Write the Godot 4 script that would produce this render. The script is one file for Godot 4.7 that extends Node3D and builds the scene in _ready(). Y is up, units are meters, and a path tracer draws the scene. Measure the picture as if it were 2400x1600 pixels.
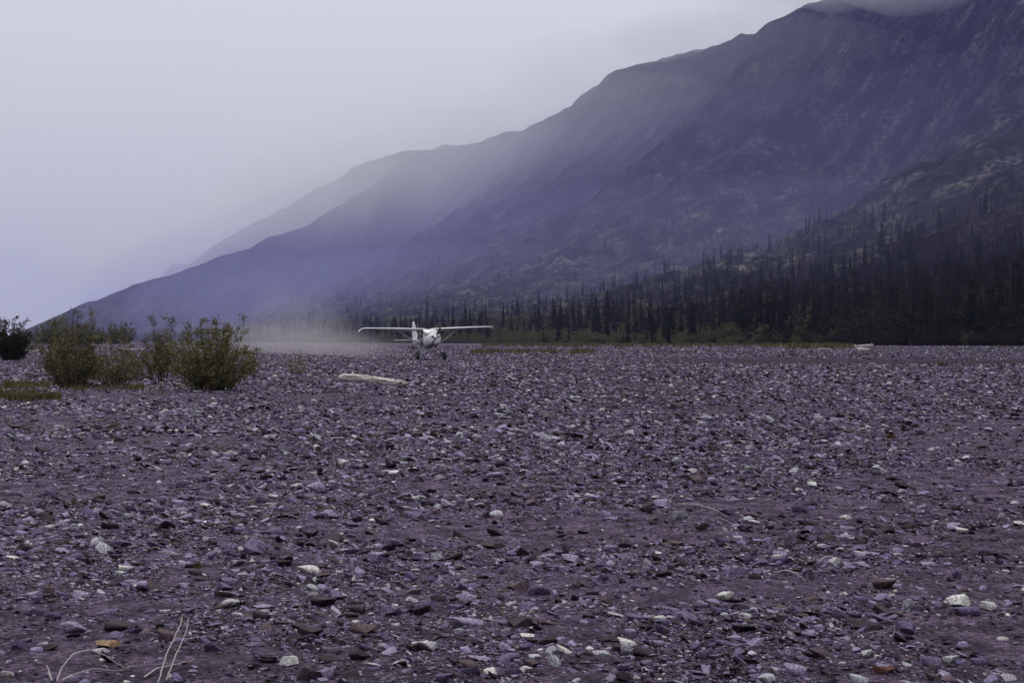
extends Node3D
# A bush plane rolling over a stony river bar under a misty mountain range. Metres, y up, camera looks along -z.

const EYE := 1.6          # height of the camera
const FOCAL := 3267.0     # focal length and centre of the photograph in its own pixels (2352 wide)
const CX := 1176.0
const CY := 784.0
const AX := Vector2(-0.3305, -0.9438)   # direction (x, z) in which the mountain range runs away
const NX := Vector2(0.9438, -0.3305)    # across the range, up the slope

var rng := RandomNumberGenerator.new()
var na := FastNoiseLite.new()
var nb := FastNoiseLite.new()
var nr := FastNoiseLite.new()
var M := {}
var taken := {}

# ------------------------------------------------------------------ helpers
func numbered(called: String) -> String:
	if not taken.has(called):
		taken[called] = 0
		return called
	taken[called] += 1
	return "%s_%03d" % [called, taken[called]]

func tag(o: Node, label := "", category := "", group := "", kind := "") -> Node:
	if label: o.set_meta("label", label)
	if category: o.set_meta("category", category)
	if group: o.set_meta("group", group)
	if kind: o.set_meta("kind", kind)
	return o

func base(called: String, where: Vector3, turn := 0.0) -> Node3D:
	var o := Node3D.new()
	o.name = numbered(called)
	add_child(o)
	o.position = where
	o.rotation.y = turn
	return o

func part(called: String, mesh: Mesh, m: Material, parent: Node) -> MeshInstance3D:
	var o := MeshInstance3D.new()
	o.name = called if parent != self else numbered(called)
	o.mesh = mesh
	o.material_override = m
	parent.add_child(o, true)
	return o

func lin(r: float, g: float, b: float) -> Color:
	return Color(r, g, b).linear_to_srgb()

func mat(c: Color, rough := 0.8, metal := 0.0) -> StandardMaterial3D:
	var m := StandardMaterial3D.new()
	m.albedo_color = c
	m.roughness = rough
	m.metallic = metal
	return m

func noise_tex(size: int, freq: float, lo: Color, hi: Color, sd: int, oct := 4, mid := 0.5) -> NoiseTexture2D:
	var n := FastNoiseLite.new()
	n.noise_type = FastNoiseLite.TYPE_SIMPLEX_SMOOTH
	n.frequency = freq
	n.fractal_octaves = oct
	n.seed = sd
	var t := NoiseTexture2D.new()
	t.width = size
	t.height = size
	t.seamless = true
	t.noise = n
	var g := Gradient.new()
	g.set_color(0, lo)
	g.set_color(1, hi)
	g.set_offset(0, 0.28)
	g.set_offset(1, 0.72)
	t.color_ramp = g
	return t

# a mesh under construction: triangles with optional colours
class Build:
	var st := SurfaceTool.new()
	var count := 0
	func _init() -> void:
		st.begin(Mesh.PRIMITIVE_TRIANGLES)
	func vert(p: Vector3) -> int:
		st.add_vertex(p)
		count += 1
		return count - 1
	func tri(a: int, b: int, c: int) -> void:
		st.add_index(a); st.add_index(b); st.add_index(c)
	func ring_loft(rings: Array, cap_start := true, cap_end := true) -> void:
		var first := count
		var n: int = rings[0].size()
		for r in rings:
			for p in r: vert(p)
		for k in rings.size() - 1:
			for i in n:
				var a := first + k * n + i
				var b := first + k * n + (i + 1) % n
				tri(a, b, a + n); tri(b, b + n, a + n)
		if cap_start: _cap(rings[0], true)
		if cap_end: _cap(rings[-1], false)
	func _cap(r, flip: bool) -> void:
		var c := Vector3.ZERO
		for p in r: c += p
		c /= r.size()
		var at := count
		vert(c)
		for p in r: vert(p)
		for i in r.size():
			var a: int = at + 1 + i
			var b: int = at + 1 + (i + 1) % int(r.size())
			if flip: tri(at, b, a)
			else: tri(at, a, b)
	func tube(pts: Array, radii: Array, sides := 6) -> void:
		var rings := []
		for k in pts.size():
			var d: Vector3 = (pts[mini(k + 1, pts.size() - 1)] - pts[maxi(k - 1, 0)]).normalized()
			var u := d.cross(Vector3.RIGHT if absf(d.x) < 0.8 else Vector3.UP).normalized()
			var v := d.cross(u)
			var ring := PackedVector3Array()
			for i in sides:
				var a := TAU * i / sides
				ring.append(pts[k] + (u * cos(a) + v * sin(a)) * radii[k])
			rings.append(ring)
		ring_loft(rings)
	func box(lo: Vector3, hi: Vector3) -> void:
		var r0 := PackedVector3Array([Vector3(lo.x, lo.y, lo.z), Vector3(hi.x, lo.y, lo.z), Vector3(hi.x, lo.y, hi.z), Vector3(lo.x, lo.y, hi.z)])
		var r1 := PackedVector3Array()
		for p in r0: r1.append(Vector3(p.x, hi.y, p.z))
		var keep := count
		ring_loft([r0, r1])
	func done(smooth := true) -> ArrayMesh:
		if not smooth:
			st.deindex()
		st.generate_normals()
		return st.commit()

# flat two-triangle leaves: kept apart because there are many
class Leaves:
	var v := PackedVector3Array()
	var c := PackedColorArray()
	func leaf(p: Vector3, along: Vector3, side: Vector3, col: Color) -> void:
		var q := p + along * 0.45
		v.append_array([p, q + side, p + along, p, p + along, q - side])
		c.append_array([col, col, col, col, col, col])
	func blade(p: Vector3, side: Vector3, tip: Vector3, col: Color) -> void:
		v.append_array([p - side, p + side, tip])
		c.append_array([col, col, col])
	func done() -> ArrayMesh:
		var n := PackedVector3Array()
		n.resize(v.size())
		for i in range(0, v.size(), 3):
			var f := (v[i + 2] - v[i]).cross(v[i + 1] - v[i]).normalized()
			n[i] = f; n[i + 1] = f; n[i + 2] = f
		var a := []
		a.resize(Mesh.ARRAY_MAX)
		a[Mesh.ARRAY_VERTEX] = v
		a[Mesh.ARRAY_NORMAL] = n
		a[Mesh.ARRAY_COLOR] = c
		var m := ArrayMesh.new()
		m.add_surface_from_arrays(Mesh.PRIMITIVE_TRIANGLES, a)
		return m

func table(t: Array, x: float) -> float:
	if x <= t[0][0]: return t[0][1]
	for i in range(1, t.size()):
		if x <= t[i][0]:
			var k: float = (x - t[i - 1][0]) / (t[i][0] - t[i - 1][0])
			return lerpf(t[i - 1][1], t[i][1], k)
	return t[-1][1]

# ------------------------------------------------------------------ terrain
const RISE := [[0.0, 0.0], [70.0, 0.0], [113.0, 0.14], [160.0, 0.3], [260.0, 0.62], [600.0, 0.8], [20000.0, 0.8]]

func wash(x: float, d: float) -> float:   # the shallow muddy channel beyond the stones
	var c := 106.0 + 5.0 * na.get_noise_2d(x * 0.6, 77.0) - x * 0.10
	return smoothstep(0.0, 18.0, x) * (1.0 - smoothstep(3.0, 12.0, absf(d - c)))

func ground_y(x: float, z: float) -> float:
	var d := -z
	var y := table(RISE, d)
	y -= 0.05 * wash(x, d)
	y += 0.2 * smoothstep(0.0, 14.0, x) * smoothstep(3.0, 8.0, d - 106.0 - 5.0 * na.get_noise_2d(x * 0.6, 77.0) + x * 0.10) * smoothstep(320.0, 150.0, d)
	y += 0.035 * na.get_noise_2d(x * 8.0, z * 8.0) * clampf(d / 6.0, 0.4, 2.0)
	if d < 60.0: y += 0.022 * nb.get_noise_2d(x * 55.0, z * 55.0)
	y += 0.16 * exp(-(pow((x + 13.0) / 6.5, 2.0) + pow((d - 42.0) / 4.0, 2.0)))
	if d > 150.0: y += 0.12 * na.get_noise_2d(x, z)
	return y

func ground_point(px: float, py: float) -> Vector3:   # where a sight line meets the ground
	var u := (px - CX) / FOCAL
	var v := (CY - py) / FOCAL
	var d0 := 3.0
	var d := d0
	while d < 900.0:
		if EYE + v * d < ground_y(u * d, -d): break
		d0 = d
		d *= 1.02
	for i in 14:
		var m := (d + d0) * 0.5
		if EYE + v * m < ground_y(u * m, -m): d = m
		else: d0 = m
	return Vector3(u * d, ground_y(u * d, -d), -d)

const TOE := 205.0
const CREST := 1000.0
const PROFILE := [[-1.0, -0.02], [-0.02, -0.004], [0.0, 0.0], [0.06, 0.012], [0.2, 0.06], [0.35, 0.15], [0.5, 0.3], [0.7, 0.58], [0.85, 0.8], [0.97, 0.985], [1.0, 1.0], [1.1, 0.97], [2.0, 0.6]]
# crest and front spur as seen on the photograph (x, y): turned into heights at their real distance
const CREST_SEEN := [[440, 600], [490, 562], [540, 530], [600, 497], [670, 465], [720, 430], [780, 400], [840, 362], [905, 342], [960, 332], [1110, 318], [1160, 288], [1210, 282], [1270, 250], [1350, 215], [1380, 185], [1430, 140], [1500, 116], [1640, 97], [1740, 55], [1830, 0], [2050, -60], [2200, -90], [2352, -120], [2700, -200]]
const SPUR_SEEN := [[-80, 800], [20, 772], [70, 747], [150, 715], [250, 675], [330, 641], [400, 625], [480, 595], [560, 568], [650, 534], [760, 484], [850, 424], [930, 352], [980, 330], [1100, 330]]
const SPUR_Z := 3600.0

func crest_h(s: float) -> float:
	var z := 0.9438 * s + 0.3305 * CREST
	if z < 1200.0: z = 1200.0
	var px := CX + FOCAL * (-0.3502 + 1.0595 * CREST / z)
	return EYE + (CY - table(CREST_SEEN, px)) / FOCAL * z

func mountain_y(s: float, t: float) -> float:
	var toe := TOE + 22.0 * na.get_noise_2d(s * 0.6, 10.0)
	var tau := (t - toe) / (CREST - toe)
	var warp := s + 0.25 * t + 60.0 * na.get_noise_2d(s * 0.35, t * 0.35) + 30.0 * nb.get_noise_2d(s * 1.4, t * 1.4)
	var gully := 0.5 + 0.5 * nr.get_noise_2d(warp * 0.30, t * 0.03)
	var fine := 0.5 + 0.5 * nr.get_noise_2d(warp * 1.05 + 500.0, t * 0.12)
	var lift := smoothstep(0.12, 0.5, tau) * (1.0 - 0.85 * smoothstep(0.75, 1.0, tau))
	var h := crest_h(s) * table(PROFILE, tau)
	h *= 1.0 - (0.22 * gully + 0.07 * fine) * lift
	h *= 1.0 - 0.5 * exp(-pow((s - 1130.0 - 0.15 * t) / 170.0, 2.0)) * lift          # the gully behind the near brown shoulder
	h *= 1.0 - 0.4 * exp(-pow((s - 4350.0) / 330.0, 2.0)) * smoothstep(0.2, 0.6, tau) * (1.0 - smoothstep(0.7, 0.95, tau))   # the side valley behind the spur
	var on_spur := false
	# the spur that runs down into the valley
	var p := AX * s + NX * t
	var z := -p.y
	if z > 2000.0 and z < 5200.0:
		var px := CX + FOCAL * p.x / SPUR_Z
		var top := (CY - table(SPUR_SEEN, px)) / FOCAL * SPUR_Z
		var away := z - SPUR_Z + 60.0 * na.get_noise_2d(p.x * 0.3, 3.0)
		var g := top - (0.42 if away < 0.0 else 0.75) * (sqrt(away * away + 900.0) - 30.0)
		g *= 1.0 - 0.05 * nr.get_noise_2d(p.x * 0.5, z * 0.15)
		on_spur = g > h - 25.0
		h = maxf(h, g)
	var rough := smoothstep(0.0, 60.0, h) * (1.0 - 0.5 * smoothstep(0.78, 0.97, tau)) * (1.0 if not on_spur else 0.2)
	h += rough * (15.0 * nb.get_noise_2d(s * 1.1, t * 1.1) + 6.5 * nb.get_noise_2d(s * 4.0, t * 4.0))
	h += (1.2 * na.get_noise_2d(s * 1.5, t * 1.5)) * smoothstep(0.0, 8.0, h)
	return h + (0.75 if h > 0.0 else 0.0)

func slope_point(s: float, t: float) -> Vector3:
	var p := AX * s + NX * t
	return Vector3(p.x, maxf(mountain_y(s, t), ground_y(p.x, p.y)), p.y)

func make_ground() -> void:
	var xs := []
	for i in 181:
		xs.append(sinh((i - 90) / 90.0 * 6.6) * 8.6)
	var zs := [60.0, 20.0, 6.0, 0.0, -2.0]
	var d := 3.0
	while d < 12500.0:
		zs.append(-d)
		d *= 1.026 if d < 200.0 else 1.06
	var v := PackedVector3Array()
	var c := PackedColorArray()
	var idx := PackedInt32Array()
	var w := xs.size()
	for z in zs:
		for x in xs:
			v.append(Vector3(x, ground_y(x, z), z))
			var dd: float = -z
			# damp silt, and between it patches bedded with grit too fine to build
			var silt := Color(0.122, 0.091, 0.132).lerp(Color(0.086, 0.063, 0.094), clampf(0.5 + nb.get_noise_2d(x * 12.0, z * 12.0), 0.0, 1.0))
			var grit := smoothstep(-0.25, 0.30, na.get_noise_2d(x * 3.0 + 70.0, z * 2.0) + 0.5 * nb.get_noise_2d(x * 0.4, z * 0.3))
			var col := silt.lerp(Color(0.168, 0.124, 0.196), 0.75 * grit)
			col = col.lerp(Color(0.062, 0.044, 0.064), 0.95 * wash(x, dd))
			c.append(col)
	for k in zs.size() - 1:
		for i in w - 1:
			var a := k * w + i
			idx.append_array([a, a + w, a + 1, a + 1, a + w, a + w + 1])
	var st := SurfaceTool.new()
	var arr := []
	arr.resize(Mesh.ARRAY_MAX)
	arr[Mesh.ARRAY_VERTEX] = v
	arr[Mesh.ARRAY_COLOR] = c
	arr[Mesh.ARRAY_INDEX] = idx
	st.create_from_arrays(arr)
	st.generate_normals()
	var g := part("gravel_bar", st.commit(), M.ground, self)
	tag(g, "dark grey river gravel bar with patches of damp silt", "ground", "", "structure")
	M.bar = g

func make_mountain() -> void:
	var ss := [-500.0]
	while ss[-1] < 9600.0:
		ss.append(ss[-1] + maxf(7.5, 0.0065 * ss[-1]))
	var ts := [-420.0]
	while ts[-1] < 1750.0:
		var t: float = ts[-1]
		ts.append(t + (40.0 if t < 120.0 else 7.5 if t < 460.0 else 9.0 if t < 1060.0 else 45.0))
	var v := PackedVector3Array()
	var c := PackedColorArray()
	var idx := PackedInt32Array()
	var w := ts.size()
	for s in ss:
		for t in ts:
			var p: Vector2 = AX * s + NX * t
			var h := mountain_y(s, t)
			v.append(Vector3(p.x, h, p.y))
			# what grows and lies there: brush low down, tundra and heath, streaks of scree and bare rock higher up
			var patchy: float = nb.get_noise_2d(s * 2.2, t * 1.3)
			var streak: float = na.get_noise_2d((s + 0.25 * t) * 4.0, t * 0.8)
			var high := smoothstep(40.0, 190.0, h + 60.0 * patchy)
			var col := Color(0.095, 0.095, 0.088).lerp(Color(0.175, 0.188, 0.125), clampf(0.5 + 1.3 * patchy, 0.0, 1.0))
			var heath := Color(0.070, 0.062, 0.096).lerp(Color(0.118, 0.134, 0.088), clampf(0.5 + 2.4 * streak, 0.0, 1.0))
			col = col.lerp(heath, high)
			var scree := smoothstep(0.18, 0.42, streak + 0.5 * nb.get_noise_2d(s * 5.0, t * 2.0)) * smoothstep(60.0, 200.0, h)
			col = col.lerp(Color(0.155, 0.135, 0.195), 0.7 * scree)
			var rock := smoothstep(0.36, 0.5, nb.get_noise_2d(s * 7.0 + 900.0, t * 7.0)) * smoothstep(30.0, 110.0, h)
			col = col.lerp(Color(0.23, 0.205, 0.245), 0.6 * rock)
			var dark := smoothstep(0.12, 0.4, na.get_noise_2d(s * 1.7 + 300.0, t * 2.6 - 200.0))
			col = col.lerp(Color(0.06, 0.056, 0.068), 0.55 * dark)
			# near end of the range painted darker: vignette shade put into the colour
			var edge_dim := smoothstep(1000.0, 620.0, s + 260.0 * patchy) * smoothstep(200.0, 70.0, h)
			col = col.lerp(Color(0.020, 0.015, 0.016).lerp(Color(0.045, 0.037, 0.026), clampf(0.4 + 1.5 * streak, 0.0, 1.0)), 0.9 * edge_dim)
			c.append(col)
	for k in ss.size() - 1:
		for i in w - 1:
			var a := k * w + i
			if v[a].y < -2.5 and v[a + 1].y < -2.5 and v[a + w].y < -2.5 and v[a + w + 1].y < -2.5: continue
			idx.append_array([a, a + w, a + 1, a + 1, a + w, a + w + 1])
	var st := SurfaceTool.new()
	var arr := []
	arr.resize(Mesh.ARRAY_MAX)
	arr[Mesh.ARRAY_VERTEX] = v
	arr[Mesh.ARRAY_COLOR] = c
	arr[Mesh.ARRAY_INDEX] = idx
	st.create_from_arrays(arr)
	st.generate_normals()
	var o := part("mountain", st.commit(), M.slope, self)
	tag(o, "long steep mountain range with misty ridge and brushy lower slope", "mountain", "", "structure")

# ------------------------------------------------------------------ stones
var stone_shapes := []
const ROCK := [
	[0.29, 0.030, 0.021, 0.031], [0.26, 0.135, 0.105, 0.196], [0.22, 0.30, 0.248, 0.375], [0.15, 0.092, 0.060, 0.072],
	[0.07, 0.46, 0.445, 0.48], [0.035, 0.68, 0.655, 0.63], [0.0035, 0.27, 0.17, 0.09], [0.0045, 0.12, 0.05, 0.034]]
var rock_mats := []

func make_stone_shapes() -> void:
	for k in 10:
		var ico := SphereMesh.new()
		ico.radial_segments = 14
		ico.rings = 7
		var a := ico.get_mesh_arrays()
		var v: PackedVector3Array = a[Mesh.ARRAY_VERTEX]
		var planes := []
		for i in 11:
			var n := Vector3(rng.randfn(), rng.randfn() * 0.8, rng.randfn()).normalized()
			planes.append([n, rng.randf_range(0.16, 0.40)])
		var f := FastNoiseLite.new()
		f.seed = 50 + k
		f.frequency = 1.1
		for i in v.size():
			var p := v[i].normalized() * 0.5
			p *= 1.0 + 0.35 * f.get_noise_3dv(p * 2.0)
			for q in planes:
				var e: float = p.dot(q[0]) - q[1]
				if e > 0.0: p -= q[0] * e
			p *= 1.0 + 0.06 * f.get_noise_3dv(p * 9.0)
			v[i] = p
		var lo := v[0]
		var hi := v[0]
		for p in v:
			lo = lo.min(p); hi = hi.max(p)
		for i in v.size():
			v[i] = (v[i] - (lo + hi) * 0.5) / (hi - lo)
		# join the seam, then smooth
		var st := SurfaceTool.new()
		st.begin(Mesh.PRIMITIVE_TRIANGLES)
		var idx: PackedInt32Array = a[Mesh.ARRAY_INDEX]
		var faces := []
		for i in range(0, idx.size(), 3):
			var q := [(v[idx[i]] * 512.0).round() / 512.0, (v[idx[i + 1]] * 512.0).round() / 512.0, (v[idx[i + 2]] * 512.0).round() / 512.0]
			var n: Vector3 = (q[2] - q[0]).cross(q[1] - q[0])
			if n.length() > 1e-6: faces.append([q, n])
		for f1 in faces:
			for p in f1[0]:
				var n := Vector3.ZERO   # smooth over gentle bends, crisp at edges
				for f2 in faces:
					if p in f2[0] and f1[1].normalized().dot(f2[1].normalized()) > 0.68: n += f2[1]
				st.set_normal(n.normalized())
				st.add_vertex(p)
		stone_shapes.append(st.commit())
	for r in ROCK:
		var m := mat(lin(r[1], r[2], r[3]), 0.62)
		m.albedo_texture = M.rock_grain
		m.uv1_triplanar = true
		m.uv1_scale = Vector3(0.9, 0.9, 0.9)
		m.metallic_specular = 0.22
		rock_mats.append(m)

func pick_rock() -> int:
	var u := rng.randf()
	for i in ROCK.size():
		u -= ROCK[i][0]
		if u < 0.0: return i
	return 1

func stone_basis(size: Vector3, yaw: float, lean: float, roll: float) -> Basis:
	return Basis(Vector3.UP, yaw) * Basis(Vector3.FORWARD, roll) * Basis(Vector3.RIGHT, lean) * Basis.from_scale(size)

func stoniness(x: float, z: float) -> float:
	var a := na.get_noise_2d(x * 9.0 + 40.0, z * 14.0)
	var b := nb.get_noise_2d(x * 20.0, z * 34.0)
	var k := smoothstep(-0.26, 0.16, a * 0.9 + b * 0.75 + 0.06)
	# bare sand under the shrubs and in the wash
	k *= 1.0 - 0.85 * exp(-(pow((x + 12.6) / 4.2, 2.0) + pow((-z - 39.5) / 2.2, 2.0)))
	return k

# seen stones worth a name of their own: photograph x, y, width, height, rock, label
const NOTED := [
	[2205, 1380, 52, 34, 5, "knobbly cream rock with two raised lobes touching a blue slate slab"],
	[2273, 1391, 36, 22, 5, "rounded bright white stone at the end of a slate slab"],
	[2226, 1404, 60, 22, 1, "smooth blue slate slab lying in front of the knobbly cream rock"],
	[1928, 1407, 32, 30, 2, "round blue grey disc of stone standing on its edge"],
	[2036, 1340, 56, 26, 3, "chunky reddish brown stone next to small white pebbles"],
	[1917, 1289, 36, 20, 4, "tilted pale grey stone above a thin dark stick"],
	[1990, 1438, 84, 22, 0, "very long low dark slab half sunk in silt"],
	[2089, 1440, 46, 38, 1, "tall slate block with shadowed underside on bare silt"],
	[2211, 1218, 30, 14, 5, "slender white stone lying on dark fine gravel"],
	[1944, 1187, 26, 14, 5, "white plate of stone propped on a black stone"],
	[2036, 1540, 56, 22, 7, "rust brown stone with dark underside"],
	[1975, 1562, 46, 24, 4, "broad pale mottled stone near the rust brown one"],
	[2306, 1466, 26, 10, 5, "small white block lying alone on silt"],
	[1870, 1112, 28, 18, 5, "smooth white egg shaped stone lying on a dark stick"],
	[2049, 1002, 24, 9, 6, "small ochre stone among dark gravel far from the log"],
	[2078, 1113, 38, 20, 0, "squat black block on fine gravel beyond the white egg stone"],
	[2213, 1125, 44, 14, 1, "wedge of blue slate sloping towards one side"],
	[1294, 997, 46, 18, 0, "dark flat boulder with pale top, larger of a touching pair"],
	[1327, 1002, 30, 13, 0, "dark flat boulder, smaller of a touching pair"],
	[961, 997, 34, 18, 3, "brown grey boulder with square end"],
	[1144, 1067, 28, 24, 0, "pointed black boulder leaning behind a grey slab"],
	[1136, 1090, 40, 17, 2, "grey slab lying in front of a pointed black boulder"],
	[894, 1026, 22, 20, 0, "upright dark stone with a pale pebble on top"],
	[1522, 1156, 40, 23, 2, "grey pyramid shaped stone touching a black one"],
	[1484, 1167, 34, 26, 0, "black angular stone touching a grey pyramid shaped one"],
	[787, 1062, 26, 18, 5, "bright white rough stone standing clear of the fine gravel"],
	[1127, 1252, 58, 18, 0, "long dark stone with a ragged outline at the edge of a silt patch"],
	[1377, 1129, 16, 8, 6, "tiny yellow ochre pebble on grey gravel"],
	[706, 1307, 52, 24, 5, "long cream slab tilted on bare brown silt"],
	[865, 1277, 46, 22, 2, "blue grey cobble with a white pebble against it"],
	[711, 1454, 60, 28, 0, "black slab with a white stone leaning on its end"],
	[660, 1517, 44, 26, 5, "rough white stone lying beside a slate sliver"],
	[705, 1547, 66, 32, 0, "large black wedge of rock with dark overhang"],
	[955, 1485, 46, 24, 0, "thick dark stone with slanting front face"],
	[1225, 1427, 42, 26, 3, "brown wedge shaped stone tilted steeply"],
	[1188, 1345, 52, 22, 3, "split brown slab leaning over"],
	[1075, 1430, 78, 17, 2, "long thin grey slab lying flat on silt"],
	[825, 1504, 48, 30, 0, "big dark wedge pointing upwards among slate pieces"],
	[1018, 1556, 34, 20, 1, "smooth oval dark blue cobble"],
	[1223, 1524, 44, 18, 3, "pinkish brown flat stone between white stones"],
	[1128, 1543, 36, 24, 5, "large notched white stone beside small pebbles"],
	[1209, 1537, 30, 15, 5, "oval white stone below the pinkish brown one"],
	[918, 1523, 36, 15, 4, "flat white grey stone with a grey skirt"],
	[241, 1480, 56, 20, 6, "long ochre stone touching a pale green grey one"],
	[226, 1495, 40, 15, 4, "pale green grey stone in front of the long ochre one"],
	[165, 1441, 62, 32, 2, "broad grey block with flat top and rounded corner"],
	[265, 1440, 64, 26, 0, "dark humped stone tapering to a point"],
	[120, 1413, 34, 26, 1, "blue grey stone with a sharp peak"],
	[16, 1548, 28, 18, 5, "small chalk white lump at the edge of the dark slates"],
	[531, 1384, 52, 22, 4, "pale topped block with black underside"],
	[97, 1480, 28, 16, 4, "rough sandy grey stone standing alone"],
	[288, 1307, 38, 18, 5, "low cream stone with wavy top among black slates"],
	[757, 1181, 42, 26, 2, "rounded grey boulder with light top, lower of two on the silt"],
	[723, 1117, 42, 26, 2, "rounded grey boulder, upper of two on the silt"],
	[583, 1249, 48, 30, 2, "thick angular grey block with slanting top"],
	[627, 1221, 42, 22, 1, "slate stone stepped behind a thick grey block"],
	[445, 1314, 44, 20, 0, "dark stone with flat roof and blunt end"],
	[277, 1247, 42, 20, 1, "humped slate stone standing out of flat slivers"],
	[50, 1260, 64, 28, 0, "broad black hump of rock among thin slates"],
	[716, 1226, 32, 18, 0, "dark cobble with rounded back on silt"]]

func make_stones() -> void:
	make_stone_shapes()
	var near := [] # everything that shows large, to be sorted
	var many := []
	for k in stone_shapes.size(): many.append([[], []])
	# bands: distance from, to, smallest size, how many per square metre, largest
	for band in [[4.6, 10.0, 0.0125, 1500.0, 0.15], [10.0, 22.0, 0.021, 540.0, 0.17], [22.0, 50.0, 0.037, 175.0, 0.22], [50.0, 118.0, 0.07, 40.0, 0.30], [118.0, 300.0, 0.13, 3.6, 0.4]]:
		var area: float = (band[1] - band[0]) * (0.80 * (band[0] + band[1]) * 0.5 + 1.6)
		for i in int(area * band[3]):
			var d := sqrt(lerpf(band[0] * band[0], band[1] * band[1], rng.randf()))
			var x := rng.randf_range(-0.40, 0.40) * d + rng.randf_range(-0.8, 0.8)
			var a: float = band[2] * pow(rng.randf(), -0.44)
			var k := stoniness(x, -d)
			if rng.randf() > (0.2 + 0.8 * k) * (1.0 - 0.95 * wash(x, d)): continue
			if a > band[4]: a = band[4] * rng.randf_range(0.4, 1.0)
			var rock := pick_rock()
			var size := Vector3(a, a * rng.randf_range(0.15, 0.5), a * rng.randf_range(0.4, 0.9))
			if rock >= 4: size.y *= 1.15
			var yaw := rng.randfn(0.15, 0.7)
			var b := stone_basis(size, yaw, rng.randfn(-0.10, 0.34), rng.randfn(0.20, 0.26))
			var y := ground_y(x, -d) + size.y * rng.randf_range(-0.05, 0.36)
			var tr := Transform3D(b, Vector3(x, y, -d))
			var shape := rng.randi() % stone_shapes.size()
			var inside := absf(x) < 0.355 * d and d > 6.75
			if inside and a / d > 0.0115:
				near.append([a * (0.6 + size.y / a) / d, shape, tr, rock])
			else:
				many[shape][0].append(tr)
				var j := rng.randf_range(0.72, 1.3)
				many[shape][1].append(Color(ROCK[rock][1] * j, ROCK[rock][2] * j * rng.randf_range(0.95, 1.03), ROCK[rock][3] * j * rng.randf_range(0.94, 1.08)))
	near.sort_custom(func(p, q): return p[0] > q[0])
	for i in near.size():
		var e: Array = near[i]
		if i < 240:
			var o := part("stone", stone_shapes[e[1]], rock_mats[e[3]], M.bar)
			o.transform = e[2]
		else:
			many[e[1]][0].append(e[2])
			many[e[1]][1].append(Color(ROCK[e[3]][1], ROCK[e[3]][2], ROCK[e[3]][3]))
	var heap := base("gravel", Vector3.ZERO)
	tag(heap, "countless small slate and quartz pebbles strewn over the bar", "gravel", "", "stuff")
	var total := 0
	for k in many.size():
		var mm := MultiMesh.new()
		mm.transform_format = MultiMesh.TRANSFORM_3D
		mm.use_colors = true
		mm.mesh = stone_shapes[k]
		mm.instance_count = many[k][0].size()
		total += mm.instance_count
		for i in mm.instance_count:
			mm.set_instance_transform(i, many[k][0][i])
			mm.set_instance_color(i, many[k][1][i])
		var o := MultiMeshInstance3D.new()
		o.name = "pebbles"
		o.multimesh = mm
		o.material_override = M.pebble
		tag(o, "", "", "", "stuff")
		heap.add_child(o, true)
	print("stones: ", near.size(), " large, ", total, " small")
	for n in NOTED:
		var p := ground_point(n[0], n[1] + n[3] * 0.42)
		var per := -p.z / FOCAL
		var w: float = n[2] * per
		var h: float = n[3] * per
		var size := Vector3(w * 1.06, h * 0.95, w * rng.randf_range(0.55, 0.8))
		var o := part("stone", stone_shapes[rng.randi() % stone_shapes.size()], rock_mats[n[4]], self)
		o.transform = Transform3D(stone_basis(size, rng.randfn(0.0, 0.25), rng.randfn(-0.08, 0.1), rng.randfn(0.08, 0.1)), p + Vector3(0, h * 0.33, -size.z * 0.3))
		tag(o, n[5], "stone", "large stones on the gravel bar")

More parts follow.
